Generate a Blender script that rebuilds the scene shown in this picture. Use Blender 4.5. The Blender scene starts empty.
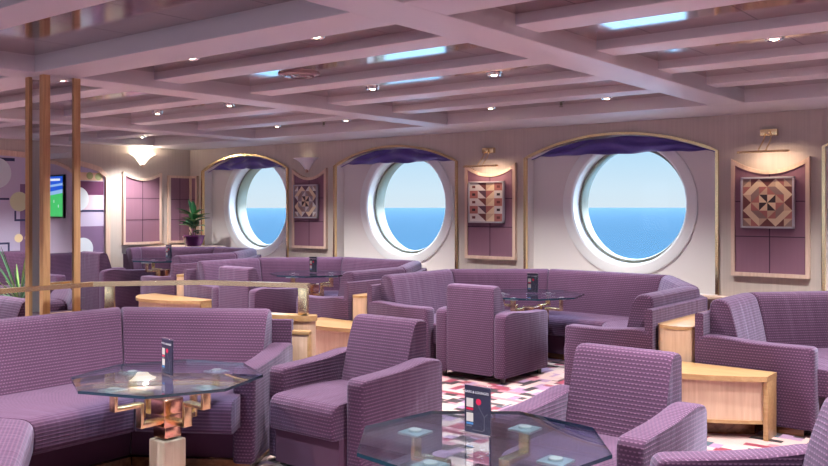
import bpy, bmesh, math, random
from mathutils import Vector, Matrix
random.seed(7)
S = bpy.context.scene
COL = S.collection
PI = math.pi
R_ = math.radians

# ------------------------------------------------------------------ materials
def mat(name, col, rough=0.6, metal=0.0, spec=0.5, sheen=0.0, emis=None, estr=0.0, coat=0.0):
    m = bpy.data.materials.new(name); m.use_nodes = True
    b = m.node_tree.nodes['Principled BSDF']
    b.inputs['Base Color'].default_value = (*col, 1)
    b.inputs['Roughness'].default_value = rough
    b.inputs['Metallic'].default_value = metal
    b.inputs['Specular IOR Level'].default_value = spec
    b.inputs['Sheen Weight'].default_value = sheen
    b.inputs['Coat Weight'].default_value = coat
    if emis:
        b.inputs['Emission Color'].default_value = (*emis, 1)
        b.inputs['Emission Strength'].default_value = estr
    return m

def srgb(r, g, b):
    f = lambda c: (c/255/12.92) if c/255 <= .04045 else ((c/255+.055)/1.055)**2.4
    return (f(r), f(g), f(b))

class NT:
    """small helper to wire nodes"""
    def __init__(s, m):
        s.t = m.node_tree; s.n = s.t.nodes; s.l = s.t.links
        s.b = s.n['Principled BSDF']
    def new(s, typ, **kw):
        n = s.n.new(typ)
        for k, v in kw.items(): setattr(n, k, v)
        return n
    def link(s, a, b): s.l.new(a, b)
    def math(s, op, a, b=None, c=None):
        n = s.new('ShaderNodeMath', operation=op)
        for i, v in enumerate((a, b, c)):
            if v is None: continue
            if hasattr(v, 'links') or hasattr(v, 'is_output'): s.link(v, n.inputs[i])
            else: n.inputs[i].default_value = v
        return n.outputs[0]
    def mix(s, fac, a, b, blend='MIX'):
        n = s.new('ShaderNodeMix', data_type='RGBA', blend_type=blend)
        for i, v in ((0, fac), (6, a), (7, b)):
            if hasattr(v, 'is_output'): s.link(v, n.inputs[i])
            elif i == 0: n.inputs[0].default_value = v
            else: n.inputs[i].default_value = (*v, 1) if len(v) == 3 else v
        return n.outputs[2]
    def bump(s, h, strength=.3, dist=.005):
        n = s.new('ShaderNodeBump'); n.inputs['Strength'].default_value = strength
        n.inputs['Distance'].default_value = dist
        s.link(h, n.inputs['Height']); s.link(n.outputs[0], s.b.inputs['Normal'])

def fabric_mat(name, base, dot):
    m = mat(name, base, rough=.9, spec=.2, sheen=.26)
    m.node_tree.nodes['Principled BSDF'].inputs['Sheen Tint'].default_value = (.72, .70, 1.0, 1)
    k = NT(m)
    uv = k.new('ShaderNodeTexCoord').outputs['UV']
    sep = k.new('ShaderNodeSeparateXYZ'); k.link(uv, sep.inputs[0])
    u, v = sep.outputs[0], sep.outputs[1]
    vr = k.math('DIVIDE', v, .0185)
    row = k.math('FLOOR', vr)
    odd = k.math('MULTIPLY', k.math('MODULO', row, 2.0), .5)
    ur = k.math('ADD', k.math('DIVIDE', u, .0185), odd)
    fu = k.math('ABSOLUTE', k.math('SUBTRACT', k.math('FRACT', ur), .5))
    fv = k.math('ABSOLUTE', k.math('SUBTRACT', k.math('FRACT', vr), .5))
    dotf = k.math('MULTIPLY', k.math('LESS_THAN', fu, .27), k.math('LESS_THAN', fv, .15))
    noi = k.new('ShaderNodeTexNoise'); noi.inputs['Scale'].default_value = 5
    noi.inputs['Detail'].default_value = 4
    k.link(uv, noi.inputs['Vector'])
    c1 = k.mix(noi.outputs[0], tuple(c*.86 for c in base), tuple(min(1, c*1.14) for c in base))
    c2 = k.mix(k.math('MULTIPLY', dotf, .33), c1, dot)
    rib = k.math('SMOOTH_MIN', k.math('MULTIPLY', fv, 2.0), .55, .2)
    c3 = k.mix(k.math('MULTIPLY', k.math('GREATER_THAN', fv, .38), .35), c2, tuple(c*.45 for c in base))
    k.link(c3, k.b.inputs['Base Color'])
    fm = k.new('ShaderNodeMapping'); fm.inputs['Scale'].default_value = (7, 1.3, 1); k.link(uv, fm.inputs[0])
    fn = k.new('ShaderNodeTexNoise'); fn.inputs['Scale'].default_value = 1.6; fn.inputs['Detail'].default_value = 2; k.link(fm.outputs[0], fn.inputs['Vector'])
    k.bump(k.math('ADD', k.math('SUBTRACT', 1.0, rib), k.math('MULTIPLY', fn.outputs[0], 5.0)), .5, .004)
    return m

def wood_mat(name, a, b, rough=.35, scale=1.0, axis='Z'):
    m = mat(name, a, rough=rough, spec=.45, coat=.15)
    k = NT(m)
    tc = k.new('ShaderNodeTexCoord').outputs['Object']
    mp = k.new('ShaderNodeMapping')
    s = [26*scale, 26*scale, 26*scale]; s['XYZ'.index(axis)] = 1.6*scale
    mp.inputs['Scale'].default_value = s
    k.link(tc, mp.inputs[0])
    n1 = k.new('ShaderNodeTexNoise'); n1.inputs['Scale'].default_value = 1.6; n1.inputs['Detail'].default_value = 6
    n1.inputs['Distortion'].default_value = .6
    k.link(mp.outputs[0], n1.inputs['Vector'])
    cr = k.new('ShaderNodeValToRGB'); cr.color_ramp.elements[0].position = .32; cr.color_ramp.elements[1].position = .7
    cr.color_ramp.elements[0].color = (*b, 1); cr.color_ramp.elements[1].color = (*a, 1)
    k.link(n1.outputs[0], cr.inputs[0]); k.link(cr.outputs[0], k.b.inputs['Base Color'])
    k.bump(n1.outputs[0], .06, .002)
    return m

def wallpaper(name, a, b):
    m = mat(name, a, rough=.75, spec=.25)
    k = NT(m)
    tc = k.new('ShaderNodeTexCoord').outputs['Object']
    mp = k.new('ShaderNodeMapping'); mp.inputs['Scale'].default_value = (45, 45, .6)
    k.link(tc, mp.inputs[0])
    n1 = k.new('ShaderNodeTexNoise'); n1.inputs['Scale'].default_value = 1.5; n1.inputs['Detail'].default_value = 5
    k.link(mp.outputs[0], n1.inputs['Vector'])
    c = k.mix(n1.outputs[0], b, a)
    k.link(c, k.b.inputs['Base Color']); k.bump(n1.outputs[0], .08, .002)
    return m

def carpet_mat():
    m = mat('patterned carpet', srgb(200, 160, 160), rough=.95, spec=.1, sheen=.2)
    k = NT(m)
    tc = k.new('ShaderNodeTexCoord').outputs['Object']
    sep = k.new('ShaderNodeSeparateXYZ'); k.link(tc, sep.inputs[0])
    X, Y = sep.outputs[0], sep.outputs[1]
    def layer(u, v, pu, pv, stag, seed):
        row = k.math('FLOOR', k.math('DIVIDE', v, pv))
        uu = k.math('ADD', k.math('DIVIDE', u, pu), k.math('MULTIPLY', row, stag))
        cell = k.math('FLOOR', uu)
        cb = k.new('ShaderNodeCombineXYZ'); k.link(cell, cb.inputs[0]); k.link(row, cb.inputs[1]); cb.inputs[2].default_value = seed
        w = k.new('ShaderNodeTexWhiteNoise', noise_dimensions='3D'); k.link(cb.outputs[0], w.inputs[0])
        return w.outputs[0]
    w1 = layer(X, Y, .20, .06, .37, 1.3)
    w2 = layer(Y, X, .16, .07, .43, 5.1)
    w3 = layer(X, Y, .30, .12, .5, 9.7)
    def ramp(f, stops):
        cr = k.new('ShaderNodeValToRGB'); r = cr.color_ramp; r.interpolation = 'CONSTANT'
        for i, (p, c) in enumerate(stops):
            e = r.elements[i] if i < 2 else r.elements.new(p)
            e.position = p; e.color = (*c, 1)
        k.link(f, cr.inputs[0]); return cr.outputs[0]
    cream, pink, lil = srgb(188, 160, 156), srgb(170, 112, 124), srgb(148, 116, 148)
    blk, mar, teal = srgb(38, 26, 34), srgb(128, 38, 62), srgb(60, 78, 92)
    base = ramp(w1, [(0, cream), (.28, pink), (.5, blk), (.7, cream), (.84, mar)])
    top = ramp(w2, [(0, cream), (.3, blk), (.48, lil), (.75, mar), (.86, cream), (.96, teal)])
    c = k.mix(k.math('GREATER_THAN', w3, .52), base, top)
    no = k.new('ShaderNodeTexNoise'); no.inputs['Scale'].default_value = 240
    k.link(tc, no.inputs['Vector'])
    c = k.mix(k.math('MULTIPLY', no.outputs[0], .35), c, (0.02, .01, .015))
    k.link(c, k.b.inputs['Base Color']); k.bump(no.outputs[0], .3, .004)
    return m

def ceiling_panel_mat():
    base = srgb(126, 82, 76)
    m = mat('lacquered ceiling panel', base, rough=.3, metal=.3, spec=.6, coat=1.0)
    k = NT(m); k.b.inputs['Coat IOR'].default_value = 2.0; k.b.inputs['Coat Roughness'].default_value = .1
    tc = k.new('ShaderNodeTexCoord').outputs['Object']
    sep = k.new('ShaderNodeSeparateXYZ'); k.link(tc, sep.inputs[0])
    fx = k.math('ABSOLUTE', k.math('SUBTRACT', k.math('FRACT', k.math('DIVIDE', k.math('ADD', sep.outputs[0], 4.88+.29+5.8), .58)), .5))
    line = k.math('LESS_THAN', fx, .008)
    n1 = k.new('ShaderNodeTexNoise'); n1.inputs['Scale'].default_value = .9; k.link(tc, n1.inputs['Vector'])
    c = k.mix(n1.outputs[0], tuple(x*.85 for x in base), tuple(x*1.12 for x in base))
    c = k.mix(line, c, srgb(60, 36, 40))
    k.link(c, k.b.inputs['Base Color'])
    k.link(k.math('ADD', k.math('MULTIPLY', line, .5), .12), k.b.inputs['Roughness'])
    return m

def clear_mat(name, tint, f0=.04, rough=0.0):
    """thin clear sheet: see-through with Schlick reflection"""
    m = bpy.data.materials.new(name); m.use_nodes = True
    t = m.node_tree; t.nodes.clear()
    o = t.nodes.new('ShaderNodeOutputMaterial'); mx = t.nodes.new('ShaderNodeMixShader')
    lw = t.nodes.new('ShaderNodeLayerWeight'); lw.inputs[0].default_value = .5
    pw = t.nodes.new('ShaderNodeMath'); pw.operation = 'POWER'; pw.inputs[1].default_value = 5
    ma = t.nodes.new('ShaderNodeMath'); ma.operation = 'MULTIPLY_ADD'; ma.inputs[1].default_value = 1-f0; ma.inputs[2].default_value = f0
    tr = t.nodes.new('ShaderNodeBsdfTransparent'); tr.inputs[0].default_value = (*tint, 1)
    gl = t.nodes.new('ShaderNodeBsdfGlossy'); gl.inputs['Roughness'].default_value = rough
    gl.inputs['Color'].default_value = (1, 1, 1, 1)
    t.links.new(lw.outputs['Facing'], pw.inputs[0]); t.links.new(pw.outputs[0], ma.inputs[0])
    t.links.new(ma.outputs[0], mx.inputs[0]); t.links.new(tr.outputs[0], mx.inputs[1])
    t.links.new(gl.outputs[0], mx.inputs[2]); t.links.new(mx.outputs[0], o.inputs[0])
    return m

def sea_mat():
    m = bpy.data.materials.new('sea water'); m.use_nodes = True
    k = NT(m); t = m.node_tree
    tc = k.new('ShaderNodeTexCoord').outputs['Object']
    mp = k.new('ShaderNodeMapping'); mp.inputs['Scale'].default_value = (.16, .03, 1); k.link(tc, mp.inputs[0])
    n = k.new('ShaderNodeTexNoise'); n.inputs['Scale'].default_value = 1.0; n.inputs['Detail'].default_value = 8
    k.link(mp.outputs[0], n.inputs['Vector'])
    cr = k.new('ShaderNodeValToRGB'); cr.color_ramp.elements[0].position = .35; cr.color_ramp.elements[1].position = .7
    cr.color_ramp.elements[0].color = (*SEA_A, 1); cr.color_ramp.elements[1].color = (*SEA_B, 1)
    k.link(n.outputs[0], cr.inputs[0])
    df = k.new('ShaderNodeBsdfDiffuse'); k.link(cr.outputs[0], df.inputs[0])
    gl = k.new('ShaderNodeBsdfGlossy'); gl.inputs['Roughness'].default_value = .12
    bp = k.new('ShaderNodeBump'); bp.inputs['Strength'].default_value = .12; bp.inputs['Distance'].default_value = .6
    k.link(n.outputs[0], bp.inputs['Height']); k.link(bp.outputs[0], gl.inputs['Normal'])
    mx = k.new('ShaderNodeMixShader'); mx.inputs[0].default_value = .3; gl.inputs['Color'].default_value = (.5, .82, 1, 1)
    k.link(df.outputs[0], mx.inputs[1]); k.link(gl.outputs[0], mx.inputs[2])
    k.link(mx.outputs[0], t.nodes['Material Output'].inputs[0])
    return m
SEA_A, SEA_B = (.000, .009, .025), (.002, .017, .037)

M = {}
M['fab'] = fabric_mat('mauve dotted upholstery', srgb(70, 43, 68), srgb(146, 110, 138))
M['fabplain'] = mat('plum plain upholstery', srgb(74, 44, 68), rough=.9, spec=.2, sheen=.2)
M['maple'] = wood_mat('pale maple veneer', srgb(200, 170, 148), srgb(184, 154, 132), .35)
M['oak'] = wood_mat('oak edging', srgb(180, 146, 104), srgb(156, 120, 82), .3, 1, 'X')
M['oakpost'] = wood_mat('oak post', srgb(216, 174, 128), srgb(184, 138, 96), .4)
M['trim'] = wood_mat('limed trim', srgb(222, 196, 178), srgb(204, 174, 156), .4)
M['plinth'] = wood_mat('brown plinth', srgb(130, 84, 54), srgb(96, 58, 38), .25, 1, 'X')
M['wall'] = wallpaper('streaked wallpaper', srgb(198, 188, 180), srgb(174, 163, 157))
M['panel'] = wallpaper('mauve fabric panel', srgb(142, 104, 122), srgb(130, 94, 112))
M['groove'] = mat('dark groove', srgb(70, 44, 62), rough=.9)
M['niche'] = mat('cream niche panel', srgb(230, 226, 224), rough=.45)
M['white'] = mat('white enamel', srgb(240, 244, 244), rough=.3)
M['bronze'] = mat('grey bronze', srgb(128, 130, 116), rough=.4, metal=.4)
M['brass'] = mat('polished brass', srgb(246, 220, 170), rough=.27, metal=1)
M['copper'] = mat('polished copper', srgb(238, 190, 160), rough=.18, metal=1)
M['chrome'] = mat('chrome', (.8, .8, .8), rough=.1, metal=1)
M['steel'] = mat('satin steel', (.52, .54, .53), rough=.3, metal=.6)
M['navy'] = mat('navy satin', srgb(76, 60, 146), rough=.45, sheen=.4)
M['beam'] = mat('lilac grey paint', srgb(206, 202, 208), rough=.5, spec=.4)
M['ventm'] = mat('vent enamel', srgb(136, 104, 106), rough=.25, coat=.6)
M['cpanel'] = ceiling_panel_mat()
M['carpet'] = carpet_mat()
M['glass'] = clear_mat('table glass', (.78, .90, .96), .085)
M['glassedge'] = mat('dark glass edge', srgb(28, 58, 74), rough=.08, spec=.8)
M['pane'] = clear_mat('window pane', (.985, .99, .995), .006)
M['acryl'] = clear_mat('acrylic', (.95, .96, .98), .03)
M['mirror'] = mat('mirror', (.86, .87, .88), rough=.0, metal=1)
M['lamp'] = mat('lamp glow', (1, .9, .7), emis=(1, .86, .62), estr=22)
M['lamptube'] = mat('lamp tube glow', (1, .9, .7), emis=(1, .8, .55), estr=4)
M['bowl'] = mat('frosted lamp bowl', (.95, .93, .9), rough=.5, emis=(1, .88, .68), estr=1.6)
M['bowldim'] = mat('white glass bowl', (.93, .92, .93), rough=.4)
M['card'] = mat('dark card', srgb(44, 42, 66), rough=.5)
M['pale'] = mat('pale card print', srgb(196, 190, 186), rough=.6)
M['red'] = mat('red print', srgb(206, 24, 72), rough=.6)
M['blue'] = mat('blue print', srgb(70, 130, 190), rough=.6)
M['textwhite'] = mat('white print', srgb(225, 225, 232), rough=.6)
M['grey'] = mat('grey print', srgb(96, 98, 112), rough=.6)
M['black'] = mat('black plastic', (.012, .012, .014), rough=.3)
M['leaf'] = mat('glossy leaf', srgb(52, 108, 70), rough=.3, spec=.6)
M['leaflight'] = mat('pale leaf', srgb(112, 146, 84), rough=.35, spec=.6)
M['stem'] = mat('plant stem', srgb(96, 84, 56), rough=.7)
M['pot'] = mat('purple glazed pot', srgb(92, 34, 84), rough=.2, spec=.7)
M['soil'] = mat('soil', srgb(50, 36, 28), rough=1)
for n, c in dict(cream=(226, 206, 176), rose=(176, 112, 106), brown=(112, 62, 62), taupe=(150, 124, 118), dark=(58, 40, 46),
                 sand=(204, 176, 150), silver=(176, 172, 182), offw=(214, 210, 208), greyl=(150, 140, 146), plum=(92, 66, 84),
                 mlav=(188, 180, 208), mpur=(122, 96, 132), mmar=(98, 44, 84), mnavy=(44, 46, 92), mpale=(214, 224, 232),
                 mgreen=(206, 214, 176), mcream=(238, 222, 176), msage=(164, 172, 120), mpink=(208, 194, 206), mpeach=(228, 196, 164)).items():
    M['a_'+n] = mat('paint '+n, srgb(*c), rough=.55)
M['sea'] = sea_mat()

# ------------------------------------------------------------------ mesh helpers
class MB:
    def __init__(s): s.v = []; s.f = []; s.uv = []; s.mi = []
    def quad(s, pts, uv=None, mi=0):
        i = len(s.v); s.v += [tuple(p) for p in pts]
        s.f.append(tuple(range(i, i+len(pts)))); s.mi.append(mi)
        s.uv.append(uv if uv else [(0, 0)]*len(pts))
    def face(s, idx, uv=None, mi=0):
        s.f.append(tuple(idx)); s.mi.append(mi); s.uv.append(uv if uv else [(0, 0)]*len(idx))
    def box(s, x0, x1, y0, y1, z0, z1, mi=0, bev=0.0, rot=None, pivot=(0, 0)):
        b = bmesh.new()
        bmesh.ops.create_cube(b, size=1)
        for v in b.verts:
            v.co = Vector(((x0+x1)/2+v.co.x*(x1-x0), (y0+y1)/2+v.co.y*(y1-y0), (z0+z1)/2+v.co.z*(z1-z0)))
        if bev > 0:
            bmesh.ops.bevel(b, geom=b.edges[:], offset=bev, segments=3, profile=.5, affect='EDGES')
        s.add_bm(b, mi, rot, pivot); b.free()
    def add_bm(s, b, mi=0, rot=None, pivot=(0, 0)):
        b.verts.ensure_lookup_table(); i0 = len(s.v)
        bmesh.ops.recalc_face_normals(b, faces=b.faces[:])
        for n, v in enumerate(b.verts):
            v.index = n; p = v.co.copy()
            if rot:
                c, sn = math.cos(rot), math.sin(rot); dx, dy = p.x-pivot[0], p.y-pivot[1]
                p.x, p.y = pivot[0]+dx*c-dy*sn, pivot[1]+dx*sn+dy*c
            s.v.append(tuple(p))
        for f in b.faces:
            n = f.normal; uv = []
            for v in f.verts:
                p = v.co
                uv.append((p.x, p.y) if abs(n.z) > .7 else ((p.x, p.z) if abs(n.y) > abs(n.x) else (p.y, p.z)))
            s.face([i0+v.index for v in f.verts], uv, mi)
    def loft(s, rings, closed=True, caps=True, uvs=None, mi=0, capuv=None):
        """rings: list of equal-length point lists"""
        i0 = len(s.v); n = len(rings[0])
        for r in rings: s.v += [tuple(p) for p in r]
        # uv
        per = [0]
        for j in range(n):
            a, b = Vector(rings[len(rings)//2][j]), Vector(rings[len(rings)//2][(j+1) % n]); per.append(per[-1]+(b-a).length)
        L = [0]
        for k in range(len(rings)-1):
            a = sum((Vector(p) for p in rings[k]), Vector())/n; b = sum((Vector(p) for p in rings[k+1]), Vector())/n
            L.append(L[-1]+(b-a).length)
        for k in range(len(rings)-1):
            for j in range(n if closed else n-1):
                a = i0+k*n+j; b = i0+k*n+(j+1) % n; c = i0+(k+1)*n+(j+1) % n; d = i0+(k+1)*n+j
                s.face((a, b, c, d), [(L[k], per[j]), (L[k], per[j+1]), (L[k+1], per[j+1]), (L[k+1], per[j])], mi)
        if caps:
            for k, rev in ((0, True), (len(rings)-1, False)):
                r = rings[k]; o = Vector(r[0])
                nrm = Vector((0, 0, 0))
                for j in range(1, n-1): nrm += (Vector(r[j])-o).cross(Vector(r[j+1])-o)
                nrm.normalize()
                t = Vector((0, 0, 1)).cross(nrm)
                if t.length < .3: t = Vector((1, 0, 0))
                t.normalize(); bt = nrm.cross(t)
                idx = [i0+k*n+j for j in range(n)]; uv = [(Vector(p).dot(t), Vector(p).dot(bt)) for p in r]
                if rev: idx = idx[::-1]; uv = uv[::-1]
                s.face(idx, uv, mi)
    def tube(s, pts, r, n=8, mi=0, caps=True):
        pts = [Vector(p) for p in pts]; rings = []
        rr = r if isinstance(r, (list, tuple)) else [r]*len(pts)
        for i, p in enumerate(pts):
            d = (pts[min(i+1, len(pts)-1)]-pts[max(i-1, 0)]).normalized()
            a = d.cross(Vector((0, 0, 1)))
            if a.length < .05: a = d.cross(Vector((1, 0, 0)))
            a.normalize(); b = a.cross(d)
            rings.append([p+a*math.cos(2*PI*k/n)*rr[i]+b*math.sin(2*PI*k/n)*rr[i] for k in range(n)])
        s.loft(rings, mi=mi, caps=caps)
    def lathe(s, prof, n=32, mi=0, axis='Z', o=(0, 0, 0), caps=False):
        """prof: list (r, h) revolved about axis through o"""
        rings = []
        for r, h in prof:
            ring = []
            for k in range(n):
                c, sn = math.cos(2*PI*k/n)*r, math.sin(2*PI*k/n)*r
                ring.append((o[0]+c, o[1]+sn, o[2]+h) if axis == 'Z' else (o[0]+c, o[1]+h, o[2]+sn) if axis == 'Y' else (o[0]+h, o[1]+c, o[2]+sn))
            rings.append(ring)
        s.loft(rings, mi=mi, caps=caps)
    def prism(s, poly, z0, z1, mi=0, mi_side=None):
        n = len(poly); i = len(s.v)
        s.v += [(p[0], p[1], z0) for p in poly]+[(p[0], p[1], z1) for p in poly]
        s.face(range(i+n-1, i-1, -1), [tuple(p[:2]) for p in poly][::-1], mi); s.face(range(i+n, i+2*n), [tuple(p[:2]) for p in poly], mi)
        for k in range(n):
            a, b = i+k, i+(k+1) % n
            s.face((a, b, b+n, a+n), [(0, z0), (1, z0), (1, z1), (0, z1)], mi if mi_side is None else mi_side)
    def build(s, name, mats, parent=None, smooth=35, loc=None, fix=True, rotz=None):
        me = bpy.data.meshes.new(name); me.from_pydata(s.v, [], s.f)
        if not isinstance(mats, (list, tuple)): mats = [mats]
        for m in mats: me.materials.append(m)
        uvl = me.uv_layers.new(name='UVMap'); q = 0
        for fi, p in enumerate(me.polygons):
            p.material_index = s.mi[fi]; p.use_smooth = True
            for j in range(p.loop_total): uvl.data[p.loop_start+j].uv = s.uv[fi][j]
        if fix:
            b = bmesh.new(); b.from_mesh(me); bmesh.ops.recalc_face_normals(b, faces=b.faces[:]); b.to_mesh(me); b.free()
        me.set_sharp_from_angle(angle=R_(smooth))
        o = bpy.data.objects.new(name, me); COL.objects.link(o)
        if loc: o.location = loc
        if rotz: o.rotation_euler.z = rotz
        if parent: o.parent = parent
        return o

def thing(name, label, cat, loc=(0, 0, 0), rz=0, group=None):
    o = bpy.data.objects.new(name, None); COL.objects.link(o); o.empty_display_size = .1
    o.location = loc; o.rotation_euler = (0, 0, rz); o['label'] = label; o['category'] = cat; o['kind'] = 'thing'
    if group: o['group'] = group
    return o
def tag(o, label, cat, group=None, kind='thing'):
    o['label'] = label; o['category'] = cat; o['kind'] = kind
    if group: o['group'] = group
    return o
def struct(o, label=None, cat=None):
    o['kind'] = 'structure'
    if label: o['label'] = label
    if cat: o['category'] = cat
    return o
def copy_tree(o, parent=None):
    c = o.copy(); COL.objects.link(c)
    if parent: c.parent = parent
    for ch in list(o.children): copy_tree(ch, c)
    return c

WY = 8.23                      # window wall plane
LX = -10.9                     # far left wall
RX, BY = 5.4, -4.6             # right end wall, back wall
ZB, ZA, ZP = 2.337, 2.39, 2.447
def zf(x): return max(0.0, (-5.9-x)*.02)

# ------------------------------------------------------------------ room shell
b = MB()
for x0, x1 in ((LX-.4, -5.9), (-5.9, RX)):
    b.quad([(x0, BY, zf(x0)), (x1, BY, zf(x1)), (x1, WY+.2, zf(x1)), (x0, WY+.2, zf(x0))])
struct(b.build('floor', M['carpet'], fix=False), 'patterned carpet floor in cream, pink, black and maroon blocks', 'floor')

b = MB(); b.box(LX-.3, RX, BY, WY+.25, ZP, ZP+.12)
struct(b.build('ceiling', M['cpanel']), 'glossy dusky pink ceiling panels between painted beams', 'ceiling')

beams_b = [-8.55, -5.535, -2.47, .59, 3.65]
for x in beams_b:
    b = MB(); b.box(x-.15, x+.15, BY, 7.36, ZB-.001, ZP+.02, bev=.006)
    struct(b.build('ceiling_beam', M['beam']))
b = MB(); b.box(LX, RX, 2.85, 3.17, ZB+.0015, ZP+.021, bev=.006); struct(b.build('ceiling_beam', M['beam']))
for y in (3.75, 4.65, 5.55, 6.45, 1.95, 1.05, .15):
    b = MB(); b.box(LX, RX, y, y+.24, ZA, ZP+.02, bev=.005); struct(b.build('ceiling_beam', M['beam']))
for y in (-1.3, -2.6):
    b = MB(); b.box(LX, RX, y, y+.3, ZB+.0015, ZP+.021, bev=.005); struct(b.build('ceiling_beam', M['beam']))
b = MB(); b.box(LX, RX, 7.35, WY+.02, ZB, ZP+.02, bev=.004); struct(b.build('ceiling_soffit', M['beam']))
b = MB(); b.box(LX-.02, LX+.35, BY, 7.37, ZB+.003, ZP+.02, bev=.004); struct(b.build('ceiling_soffit', M['beam']))

WIN = [(-10.59, -8.74, -9.55), (-7.85, -5.89, -6.80), (-4.96, -2.85, -3.84), (-1.91, .18, -.86)]
SPR, PK, SILL, ND = 2.005, 2.222, .62, .17
def arch(x, x0, x1):
    t = (x-(x0+x1)/2)/((x1-x0)/2)
    hw = (x1-x0)/2; h = PK-SPR
    Rr = (hw*hw+h*h)/(2*h)
    return PK-Rr+math.sqrt(max(0, Rr*Rr-(t*hw)**2))
b = MB()
def wq(x0, x1, za0, za1, zb0, zb1, y=WY):
    b.quad([(x0, y, za0), (x1, y, za1), (x1, y, zb1), (x0, y, zb0)])
px = LX
TOP = ZP+.1
for x0, x1, c in WIN:
    wq(px, x0, -.02, -.02, TOP, TOP)
    N = 32
    for i in range(N):
        xa, xb = x0+(x1-x0)*i/N, x0+(x1-x0)*(i+1)/N
        za, zb_ = arch(xa, x0, x1), arch(xb, x0, x1)
        wq(xa, xb, za, zb_, TOP, TOP)
        b.quad([(xa, WY, za), (xb, WY, zb_), (xb, WY+ND, zb_), (xa, WY+ND, za)], mi=1)
    wq(x0, x1, -.02, -.02, SILL, SILL)
    b.quad([(x0, WY, SILL), (x0, WY, SPR), (x0, WY+ND, SPR), (x0, WY+ND, SILL)], mi=1)
    b.quad([(x1, WY, SILL), (x1, WY, SPR), (x1, WY+ND, SPR), (x1, WY+ND, SILL)], mi=1)
    b.quad([(x0, WY, SILL), (x1, WY, SILL), (x1, WY+ND, SILL), (x0, WY+ND, SILL)], mi=1)
    px = x1
wq(px, RX, -.02, -.02, TOP, TOP)
struct(b.build('wall_window', [M['wall'], M['niche']], fix=False), 'pale streaked wall with arched window niches', 'wall')
b = MB(); b.box(LX-.1, LX, BY, WY+.3, 0, TOP); struct(b.build('wall_left', M['wall']), 'pale end wall with sconce and panel', 'wall')
b = MB(); b.box(RX, RX+.1, BY, WY+.3, -.05, TOP); struct(b.build('wall_right', M['wall']))
# back wall; its wide windows are added as openings for fill light
b = MB()
bw = [(-9.6, -7.2), (-6.2, -3.8), (-2.8, -.4), (.6, 3.0)]
px = LX
for x0, x1 in bw:
    b.box(px, x0, BY-.1, BY, -.05, TOP); b.box(x0, x1, BY-.1, BY, -.05, .8); b.box(x0, x1, BY-.1, BY, 2.2, TOP); px = x1
b.box(px, RX, BY-.1, BY, -.05, TOP)
struct(b.build('wall_back', M['wall']))
nw = 5
for x0, x1 in bw:
    f = MB()
    for q in ((x0, x0+.06, .8, 2.2), (x1-.06, x1, .8, 2.2), (x0, x1, .8, .86), (x0, x1, 2.14, 2.2)):
        f.box(q[0], q[1], BY-.08, BY+.02, q[2], q[3])
    w = struct(f.build('window_%d' % nw, M['trim']))  # frame of an added window, unseen behind the viewer
    g = MB(); g.box(x0+.05, x1-.05, BY-.05, BY-.04, .85, 2.15); g.build('pane', M['pane'], w); nw += 1

# trim: low ledge along the window wall
b = MB(); b.box(LX, RX, WY-.1, WY, .60, .63, bev=.004); struct(b.build('trim_1', M['trim']))

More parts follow.
